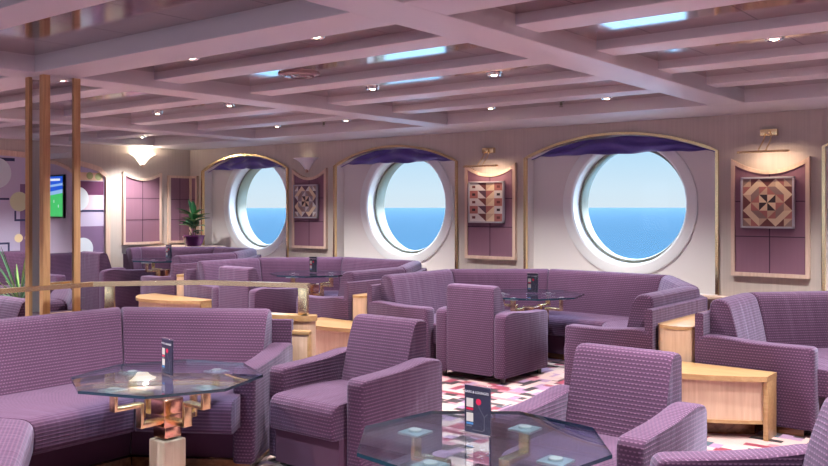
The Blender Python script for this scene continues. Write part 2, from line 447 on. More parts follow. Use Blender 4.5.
# ------------------------------------------------------------------ portholes
RO = .742
for wi, (x0, x1, cx) in enumerate(WIN):
    cz = 1.496; Yp = WY+ND
    b = MB()
    # panel with round hole
    angs = sorted(set([2*PI*k/96 for k in range(96)] +
                      [math.atan2(z-cz, x-cx) % (2*PI) for x in (x0, x1) for z in (SILL, SPR)]))
    inner = []; outer = []
    for a in angs:
        ca, sa = math.cos(a), math.sin(a); inner.append((cx+ca*(RO-.03), Yp, cz+sa*(RO-.03)))
        t = 9
        if ca > 1e-6: t = min(t, (x1-cx)/ca)
        if ca < -1e-6: t = min(t, (x0-cx)/ca)
        if sa < -1e-6: t = min(t, (SILL-cz)/sa)
        if sa > 1e-6:
            for _ in range(30):
                xx = min(max(cx+ca*t, x0), x1); t2 = min(t, (arch(xx, x0, x1)+.0-cz)/sa); t = t*.5+t2*.5 if t2 < t else t
        outer.append((cx+ca*t, Yp, cz+sa*t))
    b.loft([inner, outer], caps=False)
    w = struct(b.build('window_%d' % (wi+1), M['niche'], fix=False), None)
    w['label'] = ['cream niche panel with porthole nearest the far corner plant', 'cream niche panel with porthole between the two framed artworks',
                  'cream niche panel with the largest porthole in view', 'cream niche panel with porthole right of the wall panels'][wi]
    b = MB()
    b.lathe([(RO, Yp+.002), (RO, Yp-.022), (RO-.02, Yp-.03), (RO-.10, Yp-.026), (RO-.118, Yp-.01), (RO-.135, Yp+.15), (RO-.137, Yp+.17)], 96, axis='Y', o=(cx, 0, cz))
    b.build('window_frame', M['white'], w, smooth=30)
    b = MB()
    b.lathe([(RO-.130, Yp+.118), (RO-.136, Yp+.105), (RO-.160, Yp+.107), (RO-.168, Yp+.13), (RO-.168, Yp+.19), (RO-.12, Yp+.19)], 96, axis='Y', o=(cx, 0, cz))
    for k in range(28):
        a = 2*PI*k/28
        b.lathe([(.0, -.006), (.007, -.006), (.008, 0)], 8, axis='Y', o=(cx+math.cos(a)*(RO-.148), Yp+.105, cz+math.sin(a)*(RO-.153)))
    b.build('glazing_ring', M['bronze'], w, smooth=30)
    b = MB(); b.lathe([(0, Yp+.165), (RO-.16, Yp+.165)], 64, axis='Y', o=(cx, 0, cz)); b.build('pane', M['pane'], w, fix=False)
    # hull outside the opening, closes the wall behind the ring
    b = MB(); b.lathe([(RO-.14, Yp+.17), (RO-.14, Yp+.3), (RO+.6, Yp+.3)], 64, axis='Y', o=(cx, 0, cz)); b.build('hull_collar', M['bronze'], w)
    # brass arched frame
    b = MB(); path = [(x0, SILL+.02), (x0, SPR)]
    for i in range(1, 32): xx = x0+(x1-x0)*i/32; path.append((xx, arch(xx, x0, x1)))
    path += [(x1, SPR), (x1, SILL+.02)]
    rings = []
    for i, (x, z) in enumerate(path):
        p0, p1 = path[max(i-1, 0)], path[min(i+1, len(path)-1)]
        tx, tz = p1[0]-p0[0], p1[1]-p0[1]; l = math.hypot(tx, tz); nx, nz = -tz/l, tx/l
        w2 = .014
        rings.append([(x+nx*w2, WY-.025, z+nz*w2), (x+nx*w2, WY+.02, z+nz*w2), (x-nx*w2, WY+.02, z-nz*w2), (x-nx*w2, WY-.025, z-nz*w2)])
    b.loft(rings)
    where = ['nearest the far corner plant', 'between the sconce panel and the checked artwork', 'around the largest porthole', 'right of the star artwork panel'][wi]
    tag(b.build('arch_frame', M['brass'], smooth=30), 'brass arched niche frame '+where, 'frame', 'brass niche frames')
    # valance
    b = MB(); N = 60; rings = []
    for i in range(N+1):
        t = i/N; x = x0+.03+(x1-x0-.06)*t
        zt = arch(x, x0, x1)-.024; zb2 = SPR+.022-.004*math.sin(PI*t)+.006*math.sin(t*17+wi)+.004*math.sin(t*41)
        zb2 = min(zb2, zt-.003)
        ring = []
        for j in range(9):
            s_ = j/8; z = zt+(zb2-zt)*s_
            ring.append((x, WY+.075+.022*math.sin(s_*9+1.6*math.sin(t*14+wi))*min(1, (zt-zb2)*8)+.015*math.sin(t*33), z))
        rings.append(ring)
    b.loft(rings, closed=False, caps=False)
    v = b.build('valance', M['navy'], fix=False, smooth=80)
    md = v.modifiers.new('thick', 'SOLIDIFY'); md.thickness = .006
    tag(v, 'navy draped fabric valance under the brass arch '+['nearest the far corner plant', 'of the second porthole from the far corner', 'of the largest porthole', 'at the right edge'][wi], 'valance', 'navy window valances')

# outside: sea
b = MB(); b.quad([(-9000, 30, -12), (6000, 30, -12), (6000, 16000, -12), (-9000, 16000, -12)])
struct(b.build('sea', M['sea'], fix=False), 'calm blue sea beyond the portholes', 'sea')

# ------------------------------------------------------------------ downlights, vents
def make_downlight():
    t = thing('downlight', '', 'ceiling light')
    b = MB(); b.lathe([(.032, .01), (.034, -.006), (.05, -.014), (.056, -.006), (.057, .004)], 28); b.build('bezel', M['chrome'], t)
    b = MB(); b.lathe([(.0, -.017), (.014, -.015), (.024, -.006), (.033, .004)], 20); b.build('lens', M['lamp'], t, fix=False)
    return t
dl0 = make_downlight(); first = True
def place_downlight(x, y, label, watts=22, group='recessed ceiling downlights'):
    global first
    o = dl0 if first else copy_tree(dl0); first = False
    o.location = (x, y, ZP-.003); o['label'] = label; o['group'] = group
    L = bpy.data.lights.new('spot', 'SPOT'); L.energy = watts*6.4; L.color = (1, .95, .92); L.spot_size = R_(110); L.spot_blend = .9; L.shadow_soft_size = .04
    lo = bpy.data.objects.new('bulb_light', L); COL.objects.link(lo); lo.parent = o; lo.location = (0, 0, -.03)
where = {(-4.62, 3.5): 'in the coffer just behind the mirrored column beam, left one', (-3.49, 3.5): 'in the coffer just behind the mirrored column beam, right one',
 (-7.64, 5.36): 'third coffer row, farthest left of its row', (-6.5, 5.36): 'third coffer row, beside the second wide beam on its left',
 (-4.67, 5.34): 'third coffer row, left one of the middle bay', (-3.48, 5.33): 'third coffer row, right one of the middle bay',
 (-1.47, 5.19): 'brightest near the top right corner of the photo', (-10.4, 7.05): 'beside the far left wall above the sconce',
 (-7.73, 7.1): 'by the wall above the white bowl sconce', (-6.6, 7.1): 'by the wall above the second porthole',
 (-4.68, 7.1): 'by the wall above the checked artwork', (-3.44, 7.1): 'by the wall above the largest porthole'}
for (x, y), l in where.items(): place_downlight(x, y, 'small chrome recessed ceiling downlight '+l, 26 if y < 6 else 15)
for i, (x, y) in enumerate([(-.4, 5.2), (-1.5, 3.5), (-.4, 3.5), (1.5, 5.2), (-3.5, 1.6), (-4.7, 1.6), (-1.5, 1.6), (-6.5, 3.5), (-7.64, 3.5), (-9.6, 5.36), (1.6, 2.5),
                            (-6.4, 1.6), (-9.3, 3.4), (2.9, 4.2), (-1.4, 7.1), (3.6, 6.9), (4.6, 6.9)]):  # last two added to brighten the wall behind the television
    place_downlight(x, y, 'small chrome recessed ceiling downlight, unseen, outside the photo or hidden by a beam', 42 if (x, y) == (-1.5, 3.5) else 30, 'downlights above and behind the viewer')
t = thing('air_vent', 'round ringed ceiling air vent above the middle booth', 'vent', (-4.6, 4.44, ZP))
b = MB(); b.lathe([(.155, .0), (.15, -.012), (.12, -.022), (.115, -.01)], 40); b.build('outer_ring', M['ventm'], t)
b = MB(); b.lathe([(.10, -.008), (.098, -.024), (.06, -.03), (.056, -.012)], 40); b.build('middle_ring', M['ventm'], t)
b = MB(); b.lathe([(.0, -.03), (.045, -.028), (.05, -.005)], 40); b.build('centre_disc', M['ventm'], t)
for x, y, l in ((-6.95, 7.1, 'above the left end of the second porthole niche'), (-3.9, 7.1, 'above the largest porthole arch')):
    t = thing('ceiling_sprinkler', 'tiny dark ceiling sprinkler '+l, 'sprinkler', (x, y, ZP), group='ceiling sprinklers')
    b = MB(); b.lathe([(.03, 0), (.03, -.006), (.012, -.01), (.012, -.04), (.0, -.04)], 16); b.build('body', M['bronze'], t)
    b = MB(); b.lathe([(.0, -.055), (.018, -.053), (.018, -.05), (.0, -.05)], 12); b.build('deflector', M['bronze'], t)

# ------------------------------------------------------------------ column
cx0, cx1, cy0, cy1 = -5.635, -5.40, 2.915, 3.18
t = thing('mirrored_column', 'square mirrored column with oak corner posts left of centre', 'column', (-5.495, 3.045, 0))
t['kind'] = 'structure'
def lb(x0, x1, y0, y1, z0, z1, name, m, parent, o=(-5.495, 3.045, 0), bev=.004):
    b = MB(); b.box(x0-o[0], x1-o[0], y0-o[1], y1-o[1], z0-o[2], z1-o[2], bev=bev); return b.build(name, m, parent)
e = .013
for nm, q in (('mirror_panel', (cx0+e, cx1-e, cy0+e, cy1-e)),): lb(*q, 0, ZB, nm, M['mirror'], t, bev=0)
pw = .05
for x in (cx0, cx1-pw):
    for y in (cy0, cy1-pw): lb(x, x+pw, y, y+pw, 0, ZB, 'corner_post', M['oakpost'], t)

# ------------------------------------------------------------------ wall panels, art, lights
def wall_panel(name, label, x0, x1, z0, z1, dip, parent_rot=0, loc=(0, 0, 0), mids=(0.5,), rows=(.335, .66), depth=.045):
    """built in local coords: x across, y depth (front toward -y), z up"""
    t = thing(name, label, 'wall panel', loc, parent_rot, 'mauve wall panels')
    def top(x):
        u = (x-(x0+x1)/2)/((x1-x0)/2); return z1-dip*(1-u*u)
    N = 20; tw = .035
    xs = [x0+(x1-x0)*i/N for i in range(N+1)]
    b = MB()
    front = [(x, -depth+.015, top(x)) for x in xs]
    for i in range(N):
        b.quad([(xs[i], -depth+.015, z0), (xs[i+1], -depth+.015, z0), (xs[i+1], -depth+.015, top(xs[i+1])), (xs[i], -depth+.015, top(xs[i]))])
    pad = b.build('padding', M['panel'], t, fix=False)
    g = MB()
    for m_ in mids:
        xm = x0+(x1-x0)*m_; g.box(xm-.004, xm+.004, -depth+.0125, -depth+.016, z0, top(xm))
    for r in rows:
        zr = z0+(z1-z0)*r; g.box(x0, x1, -depth+.0125, -depth+.016, zr-.004, zr+.004)
    g.build('seam', M['groove'], pad)
    b = MB(); path = [(x0, z0)]+[(x, top(x)) for x in xs]+[(x1, z0)]
    n = len(path); rings = []
    cxm, czm = (x0+x1)/2, (z0+z1)/2
    pts = path
    for i in range(n):
        p, pp, pn = pts[i], pts[i-1], pts[(i+1) % n]
        d1 = Vector((p[0]-pp[0], p[1]-pp[1])).normalized(); d2 = Vector((pn[0]-p[0], pn[1]-p[1])).normalized()
        n1 = Vector((-d1.y, d1.x)); n2 = Vector((-d2.y, d2.x)); m_ = (n1+n2); m_ = m_/max(.35, m_.dot(n1))
        ox, oz = m_.x*tw, m_.y*tw
        rings.append([(p[0], -depth, p[1]), (p[0]+ox, -depth, p[1]+oz), (p[0]+ox, 0, p[1]+oz), (p[0], 0, p[1])])
    rings.append(rings[0]); b.loft(rings, caps=False); b.build('frame', M['trim'], t, smooth=25)
    return t
wall_panel('padded_board', 'mauve padded wall panel behind the star artwork under the right brass picture light', -2.675, -2.055, .865, 1.86, .09, 0, (0, WY, 0))
wall_panel('padded_board', 'mauve padded wall panel behind the checked artwork between two portholes', -5.715, -5.105, .915, 1.90, .09, 0, (0, WY, 0))
wall_panel('padded_board', 'mauve padded wall panel under the white bowl sconce beside the far porthole', -8.585, -8.015, .95, 1.92, .09, 0, (0, WY, 0))
# left wall: local x -> -Y world ; front (-y local) -> +X world : rotation +90deg : (x,y)->(-y,x)
def leftwall_y(px, fx): return None
wall_panel('padded_board', 'mauve padded wall panel on the end wall under the glowing sconce', 7.085, 7.66, .965, 1.92, .07, R_(90), (LX, 0, 0))
wall_panel('padded_board', 'narrow mauve panel on the end wall behind the corner plant', 7.85, 8.19, .965, 1.905, .0, R_(90), (LX, 0, 0), mids=(.5,))
wall_panel('padded_board', 'narrow mauve panel wrapping the corner beside the far porthole', LX+.08, -10.72, .965, 1.905, .0, 0, (0, WY, 0), mids=())

def tri_art(name, label, xc, zc, w, h, kind, y=WY-.045):
    t = thing(name, label, 'artwork', (xc, y, zc))
    fw = .018
    b = MB()
    for q in ((-w/2, -w/2+fw, -h/2, h/2), (w/2-fw, w/2, -h/2, h/2), (-w/2, w/2, -h/2, -h/2+fw), (-w/2, w/2, h/2-fw, h/2)):
        b.box(q[0], q[1], -.035, 0, q[2], q[3], bev=.002)
    b.build('frame', M['a_silver'], t)
    b = MB(); iw, ih = w/2-fw, h/2-fw; yy = -.022
    names = ['cream', 'rose', 'brown', 'taupe', 'dark', 'sand', 'offw', 'greyl', 'plum'] 
    mi = {n: i for i, n in enumerate(names)}
    def P(u, v): return (u*iw, yy, v*ih)
    if kind in ('star', 'greystar'):
        pal = dict(A='cream', B='brown', C='taupe', D='dark', E='rose', F='sand') if kind == 'star' else dict(A='cream', B='plum', C='taupe', D='dark', E='greyl', F='offw')
        quad = {  # first quadrant cells (i,j) of 3x3: (diag, lower colour, upper colour)
            (0, 0): ('/', 'D', 'A'), (1, 0): ('\\', 'F', 'E'), (2, 0): ('/', 'B', 'A'),
            (0, 1): ('\\', 'E', 'C'), (1, 1): ('\\', 'C', 'A'), (2, 1): ('\\', 'A', 'B'),
            (0, 2): ('/', 'F', 'B'), (1, 2): ('\\', 'A', 'E'), (2, 2): ('\\', 'F', 'C')}
        for rot in range(4):
            c, s_ = [(1, 0), (0, 1), (-1, 0), (0, -1)][rot]
            for (i, j), (dg, lo, up) in quad.items():
                a = [(i/3, j/3), ((i+1)/3, j/3), ((i+1)/3, (j+1)/3), (i/3, (j+1)/3)]
                a = [(u*c-v*s_, u*s_+v*c) for u, v in a]
                ci = [mi[pal[lo]], mi[pal[up]]]
                if dg == '/':
                    b.quad([P(*a[0]), P(*a[1]), P(*a[2])], mi=ci[0]); b.quad([P(*a[0]), P(*a[2]), P(*a[3])], mi=ci[1])
                else:
                    b.quad([P(*a[0]), P(*a[1]), P(*a[3])], mi=ci[0]); b.quad([P(*a[1]), P(*a[2]), P(*a[3])], mi=ci[1])
    else:
        xs = [-1, -.5, 0, .5, 1]
        for r in range(5):
            v0, v1 = 1-.4*r, 1-.4*(r+1)
            for cidx in (0, 3):
                u0, u1 = xs[cidx], xs[cidx+1]
                bg = 'offw' if (r+(cidx > 0)) % 2 == 0 else 'rose'
                b.quad([P(u0, v1), P(u1, v1), P(u1, v0), P(u0, v0)], mi=mi[bg])
                um, vm = (u0+u1)/2, (v0+v1)/2
                b.quad([(um*iw-.022, yy-.001, vm*ih-.014), (um*iw+.022, yy-.001, vm*ih-.014), (um*iw+.022, yy-.001, vm*ih+.014), (um*iw-.022, yy-.001, vm*ih+.014)], mi=mi['dark' if r % 2 else 'brown'])
            l, d = ('rose', 'plum') if r % 2 else ('sand', 'brown')
            b.quad([P(-.5, v0), P(0, v1), P(0, v0)], mi=mi[d]); b.quad([P(-.5, v0), P(-.5, v1), P(0, v1)], mi=mi['offw'])
            b.quad([P(0, v0), P(0, v1), P(.5, v0)], mi=mi[l]); b.quad([P(.5, v0), P(0, v1), P(.5, v1)], mi=mi['cream'])
    b.build('picture', [M['a_'+n] for n in names], t, fix=False)
    return t
tri_art('framed_art', 'silver framed geometric star artwork in brown and cream near the right edge', -2.375, 1.51, .47, .47, 'star')
tri_art('framed_art', 'white framed checked artwork with a column of triangles between two portholes', -5.44, 1.525, .48, .47, 'check')
tri_art('framed_art', 'silver framed geometric star artwork in grey and cream below the bowl sconce', -8.335, 1.545, .45, .45, 'greystar')

def picture_light(x, z, label):
    t = thing('picture_light', label, 'picture light', (x, WY, z))
    b = MB(); b.box(-.075, .075, -.05, 0, -.03, .03, bev=.004); b.build('mount', M['brass'], t)
    b = MB(); b.lathe([(0, -.075), (.02, -.07), (.024, -.05)], 16, axis='Y'); b.build('knob', M['brass'], t)
    for s in (-.028, .028):
        b = MB(); b.tube([(s, -.05, -.01), (s*1.1, -.10, -.08), (s*1.2-.02, -.17, -.165)], .005); b.build('arm', M['brass'], t)
    b = MB(); n = 14; r = .02
    prof = [(-.18+r*math.cos(PI*k/n), -.19+r*1.0*math.sin(PI*k/n)) for k in range(n+1)]
    rings = [[(x_, p[0], p[1]) for p in prof] for x_ in (-.235, -.23, .21, .215)]
    b.loft(rings, closed=True); b.build('shade', M['brass'], t)
    b = MB(); b.tube([(-.2, -.18, -.182), (.18, -.18, -.182)], .006); b.build('lamp_tube', M['lamptube'], t)
    L = bpy.data.lights.new('tube', 'AREA'); L.shape = 'RECTANGLE'; L.size = .36; L.size_y = .03; L.energy = 1.6; L.color = (1, .72, .5)
    lo = bpy.data.objects.new('lamp_light', L); COL.objects.link(lo); lo.parent = t; lo.location = (0.05, -.17, -.2); lo.rotation_euler = (R_(35), 0, 0)
picture_light(-2.37, 2.15, 'brass picture light on twin arms above the star artwork at right')
picture_light(-5.43, 2.11, 'brass picture light on twin arms above the checked artwork')

def sconce(loc, rz, label, lit=True):
    t = thing('wall_sconce', label, 'wall lamp', loc, rz, 'bowl wall sconces')
    n = 24
    b = MB(); rings = []
    prof = [(.02, -.115), (.035, -.10), (.075, -.05), (.12, .0), (.175, .035), (.215, .05)]
    for r, h in prof: rings.append([(math.cos(-PI*k/n)*r, math.sin(-PI*k/n)*r*.75, h) for k in range(n+1)])
    b.loft(rings, closed=False, caps=False); o = b.build('lamp_bowl', M['bowl'] if lit else M['bowldim'], t, fix=False)
    md = o.modifiers.new('thick', 'SOLIDIFY'); md.thickness = .006
    b = MB(); b.lathe([(0, -.15), (.018, -.145), (.024, -.12), (.02, -.105)], 16, o=(0, -.016, 0)); b.build('finial', M['trim'], t)
    L = bpy.data.lights.new('uplight', 'POINT'); L.energy = 9 if lit else .15; L.color = (1, .82, .6); L.shadow_soft_size = .04
    lo = bpy.data.objects.new('bulb_light', L); COL.objects.link(lo); lo.parent = t; lo.location = (0, -.09, .06)
    return t
sconce((-8.36, WY, 2.08), 0, 'white glass bowl sconce on the window wall, unlit', False)
sconce((LX, 7.38, 2.19), R_(90), 'glowing frosted bowl sconce on the far end wall')

# mural on end wall (flat decoration). coordinates: Y along wall, z up
t = thing('wall_mural', 'arched mural of circles, bars and colour blocks on the far end wall', 'mural', (LX, 0, 0))
names = ['mlav', 'mpur', 'mmar', 'mnavy', 'mpale', 'mgreen', 'mcream', 'msage', 'mpink', 'mpeach']; mi = {n: i for i, n in enumerate(names)}
b = MB()
Y0, Y1 = 2.4, 6.78
def mtop(y):
    u = (y-(Y0+Y1)/2)/((Y1-Y0)/2); return 1.88+.258*math.sqrt(max(0, 1-u*u))
def mrect(ya, yb, za, zb, n, d):
    b.quad([(d, ya, za), (d, yb, za), (d, yb, zb), (d, ya, zb)], mi=mi[n])
def mcirc(y, z, r, n, d): b.quad([(d, y+r*math.cos(2*PI*k/40), z+r*math.sin(2*PI*k/40)) for k in range(40)], mi=mi[n])
N = 40
for i in range(N):
    ya, yb = Y0+(Y1-Y0)*i/N, Y0+(Y1-Y0)*(i+1)/N
    b.quad([(.004, ya, .5), (.004, yb, .5), (.004, yb, mtop(yb)), (.004, ya, mtop(ya))], mi=0)
MUR = []
mural_mb = b; mural_t = t

# ------------------------------------------------------------------ upholstery
def fan(rear, i, prof, a0=0.0, a1=0.0, shrink=.93, rnd=.02, z0=0.0, sag=0.0, nst=6):
    """section i of a rear polyline: loft the (d,z) profile from vertex i to i+1, mitred at the joints"""
    n = len(rear)
    def dirn(k): d = Vector(rear[k+1])-Vector(rear[k]); return d.normalized()
    def nor(d): return Vector((d.y, -d.x))
    def miter(k):
        if k == 0: return nor(dirn(0))
        if k == n-1: return nor(dirn(n-2))
        n1, n2 = nor(dirn(k-1)), nor(dirn(k)); m_ = n1+n2; return m_/m_.dot(n1)
    A, B = Vector(rear[i]), Vector(rear[i+1]); mA, mB = miter(i), miter(i+1); d = dirn(i); L = (B-A).length
    cd = sum(p[0] for p in prof)/len(prof); cz = sum(p[1] for p in prof)/len(prof)
    ts = [(a0+.004, shrink), (a0+.004+rnd*.4, (1+shrink*1)/2+.02), (a0+.004+rnd, 1.0)]
    for k in range(1, nst): ts.append((a0+rnd+(L-a0-a1-2*rnd)*k/nst, 1.0+sag*math.sin(PI*k/nst)))
    ts += [(L-a1-.004-rnd, 1.0), (L-a1-.004-rnd*.4, (1+shrink)/2+.02), (L-a1-.004, shrink)]
    rings = []
    for s, k in ts:
        k = min(k, 1.03); t = s/L; ring = []
        for (pd, pz) in prof:
            pd = cd+(pd-cd)*k; pz = cz+(pz-cz)*k
            P = (A+mA*pd)*(1-t)+(B+mB*pd)*t; ring.append((P.x, P.y, pz+z0))
        rings.append(ring)
    return rings
def arcs(pts, r, n=4):
    """round the corners of a closed profile; pts: list of (x,y,radius or None)"""
    out = []; m_ = len(pts)
    for i in range(m_):
        p = Vector(pts[i][:2]); rr = pts[i][2] if len(pts[i]) > 2 else r
        if rr <= 0: out.append(tuple(p)); continue
        a = (Vector(pts[i-1][:2])-p); c = (Vector(pts[(i+1) % m_][:2])-p)
        ra = min(rr, a.length*.48, c.length*.48); pa = p+a.normalized()*ra; pc = p+c.normalized()*ra
        for k in range(n+1):
            t = k/n; q = pa*(1-t)**2+p*2*t*(1-t)+pc*t*t; out.append((q.x, q.y))
    return out
def profs(dep, H=.83):
    if dep < 1:
        back = arcs([(.04, .34, 0), (.04, H, .06), (.17, H+.005, .07), (.225, .66, .1), (.29, .34, .02)], .03); s0 = .25
    else:
        back = arcs([(.04, .34, 0), (.04, H, .06), (.18, H+.005, .07), (.29, .62, .12), (.42, .34, .02)], .03); s0 = .37
    seat = arcs([(s0, .25, .02), (s0, .43, .02), (dep*.75, .437, .2), (dep, .43, .075), (dep-.012, .25, .04)], .03, 5)
    bf = dep-(.16 if dep < 1 else .24)
    base = [(.05, .06), (.05, .25), (bf, .25), (bf, .06)]
    plin = [(.07, -.03), (.07, .065), (dep-.2, .065), (dep-.2, -.03)]
    frame = arcs([(-.012, .06, 0), (-.012, .74, .015), (.045, .74, .01), (.045, .06, 0)], .01)
    ad = dep-(.06 if dep < .77 else .12 if dep < 1 else .19)
    arm = arcs([(-.005, .045, .01), (-.005, .585, .04), (.10, .60, .12), (ad*.5, .572, .25), (ad-.01, .575, .035), (ad, .045, .015)], .03, 5)
    return back, seat, base, plin, frame, arm
AT = .13
def sofa(name, label, rear, dep=.78, z0=0.0, arm0=True, arm1=True, H=.83, group='built-in banquettes'):
    c = Vector((sum(p[0] for p in rear)/len(rear), sum(p[1] for p in rear)/len(rear)))
    t = thing(name, label, 'banquette', (c.x, c.y, z0), 0, group)
    R = [(p[0]-c.x, p[1]-c.y) for p in rear]
    back, seat, base, plin, frame, arm = profs(dep, H); n = len(R)-1
    bm_ = MB(); pm = MB(); fm = MB()
    for i in range(n):
        a0 = AT if (i == 0 and arm0) else 0; a1 = AT if (i == n-1 and arm1) else 0
        b = MB(); b.loft(fan(R, i, back, a0, a1, .93, .025)); b.build('back_cushion', M['fab'], t, smooth=40)
        b = MB(); b.loft(fan(R, i, seat, a0, a1, .95, .02)); b.build('seat_cushion', M['fab'], t, smooth=40)
        bm_.loft(fan(R, i, base, a0, a1, 1, .001)); pm.loft(fan(R, i, plin, .04 if a0 else 0, .04 if a1 else 0, 1, .001)); fm.loft(fan(R, i, frame, 0, 0, 1, .001))
    bm_.build('base', M['fabplain'], t); pm.build('plinth', M['plinth'], t); fm.build('back_frame', M['fab'], t)
    for i, on, side in ((0, arm0, 0), (n-1, arm1, 1)):
        if not on: continue
        d = (Vector(R[i+1])-Vector(R[i])).normalized(); nr = Vector((d.y, -d.x)); V = Vector(R[0]) if side == 0 else Vector(R[-1]); dd = d if side == 0 else -d
        cd = sum(p[0] for p in arm)/len(arm); cz = sum(p[1] for p in arm)/len(arm)
        rings = []
        for s, k in ((0, .95), (.006, .98), (.02, 1), (AT/2, 1), (AT-.02, 1), (AT-.006, .98), (AT, .95)):
            rings.append([(V.x+dd.x*s+nr.x*(cd+(p[0]-cd)*k), V.y+dd.y*s+nr.y*(cd+(p[0]-cd)*k), cz+(p[1]-cz)*k) for p in arm])
        b = MB(); b.loft(rings); b.build('arm', M['fab'], t, smooth=40)
    return t
sofa('banquette', 'U-shaped mauve banquette below the largest porthole, middle booth', [(-5.36, 6.06), (-5.36, 7.25), (-4.5, 7.98), (-3.12, 7.95), (-2.5, 6.95), (-2.5, 5.85)], dep=.76)
sofa('banquette', 'U-shaped mauve banquette below the second porthole from the far corner', [(-8.19, 6.1), (-8.19, 7.15), (-7.42, 8.0), (-6.15, 7.97), (-5.57, 6.95), (-5.57, 6.0)], dep=.76, z0=zf(-6.8))
sofa('banquette', 'U-shaped mauve banquette at the right edge under the star artwork', [(-2.17, 5.85), (-2.17, 6.66), (-1.0, 7.95), (-.3, 7.95), (.6, 7.0), (.6, 5.95)], dep=.88)
sofa('banquette', 'mauve banquette in the far corner below the potted plant', [(-10.75, 6.98), (-10.75, 7.22), (-9.97, 8.05), (-9.1, 8.05), (-8.4, 7.1), (-8.4, 6.1)], z0=.07, arm0=False)
sofa('banquette', 'straight purple bench against the mural wall at far left', [(-10.72, 3.4), (-10.72, 5.6)], z0=.09)
# front booth: dir of diagonal sections 32 deg
dv = (math.cos(R_(32)), math.sin(R_(32)))
V2 = (-5.13, 3.30); V1 = (-5.13, 1.57)
sofa('banquette', 'large mauve banquette around the front left glass table', [(V1[0]+1.85*dv[0], V1[1]-1.85*dv[1]), V1, V2, (V2[0]+1.19*dv[0], V2[1]+1.19*dv[1])], dep=1.06, H=.815)

# armchairs (local: faces -Y, rear at y=+.36)
def make_chair():
    t = thing('armchair', '', 'armchair')
    def ex(prof, x0, x1, r=.02, sh=.96):
        cd = sum(p[0] for p in prof)/len(prof); cz = sum(p[1] for p in prof)/len(prof); rings = []
        w = x1-x0
        for s, k in ((0, sh), (r*.3, (1+sh)/2+.005), (r, 1), (w/2, 1), (w-r, 1), (w-r*.3, (1+sh)/2+.005), (w, sh)):
            rings.append([(x0+s, .36-(cd+(p[0]-cd)*k), cz+(p[1]-cz)*k) for p in prof])
        b = MB(); b.loft(rings); return b
    arm = arcs([(0, .05, .01), (0, .575, .04), (.12, .60, .12), (.36, .57, .2), (.715, .56, .045), (.715, .05, .015)], .03, 5)
    back = arcs([(.003, .06, 0), (.003, .80, .03), (.11, .815, .05), (.17, .66, .15), (.25, .36, .02), (.25, .06, 0)], .02, 5)
    seat = arcs([(.24, .24, .02), (.24, .43, .02), (.5, .44, .2), (.82, .43, .07), (.815, .24, .04)], .03, 5)
    base = [(.2, .05), (.2, .245), (.76, .245), (.76, .05)]
    hw, at = .36, .115
    ex(arm, -hw, -hw+at).build('arm', M['fab'], t, smooth=40); ex(arm, hw-at, hw).build('arm', M['fab'], t, smooth=40)
    ex(back, -hw+at+.003, hw-at-.003, .03, .95).build('backrest', M['fab'], t, smooth=40)
    ex(seat, -hw+at+.004, hw-at-.004, .02).build('seat_cushion', M['fab'], t, smooth=40)
    ex(base, -hw+at, hw-at, .002, 1).build('base', M['fabplain'], t)
    for x in (-.3, .3):
        for y in (-.29, .3):
            b = MB(); b.lathe([(0, -.03), (.02, -.03), (.022, .055), (0, .055)], 12, o=(x, y, 0)); b.build('foot', M['black'], t)
    return t
ch0 = make_chair(); chairs = []
def place_chair(x, y, rz, label, z=None):
    o = ch0 if not chairs else copy_tree(ch0); chairs.append(o)
    o.location = (x, y, zf(x) if z is None else z); o.rotation_euler.z = rz; o['label'] = label; o['group'] = 'mauve armchairs'
place_chair(-3.37, 3.71, 0, 'mauve armchair facing the viewer between the two front tables')
place_chair(-1.75, 3.53, 0, 'pink lit mauve armchair right behind the nearest glass table')
place_chair(-.82, 3.0, R_(-53), 'mauve armchair cut off by the bottom right corner')
place_chair(-4.19, 6.39, PI, 'mauve armchair seen from behind at the middle booth table')
place_chair(-7.22, 6.36, PI, 'mauve armchair seen from behind behind the brass rail, second booth')
place_chair(-10.18, 6.46, PI, 'mauve armchair seen from behind in the far left corner group')
place_chair(-6.2, 2.82, 0, 'mauve armchair partly hidden behind the mirrored column')

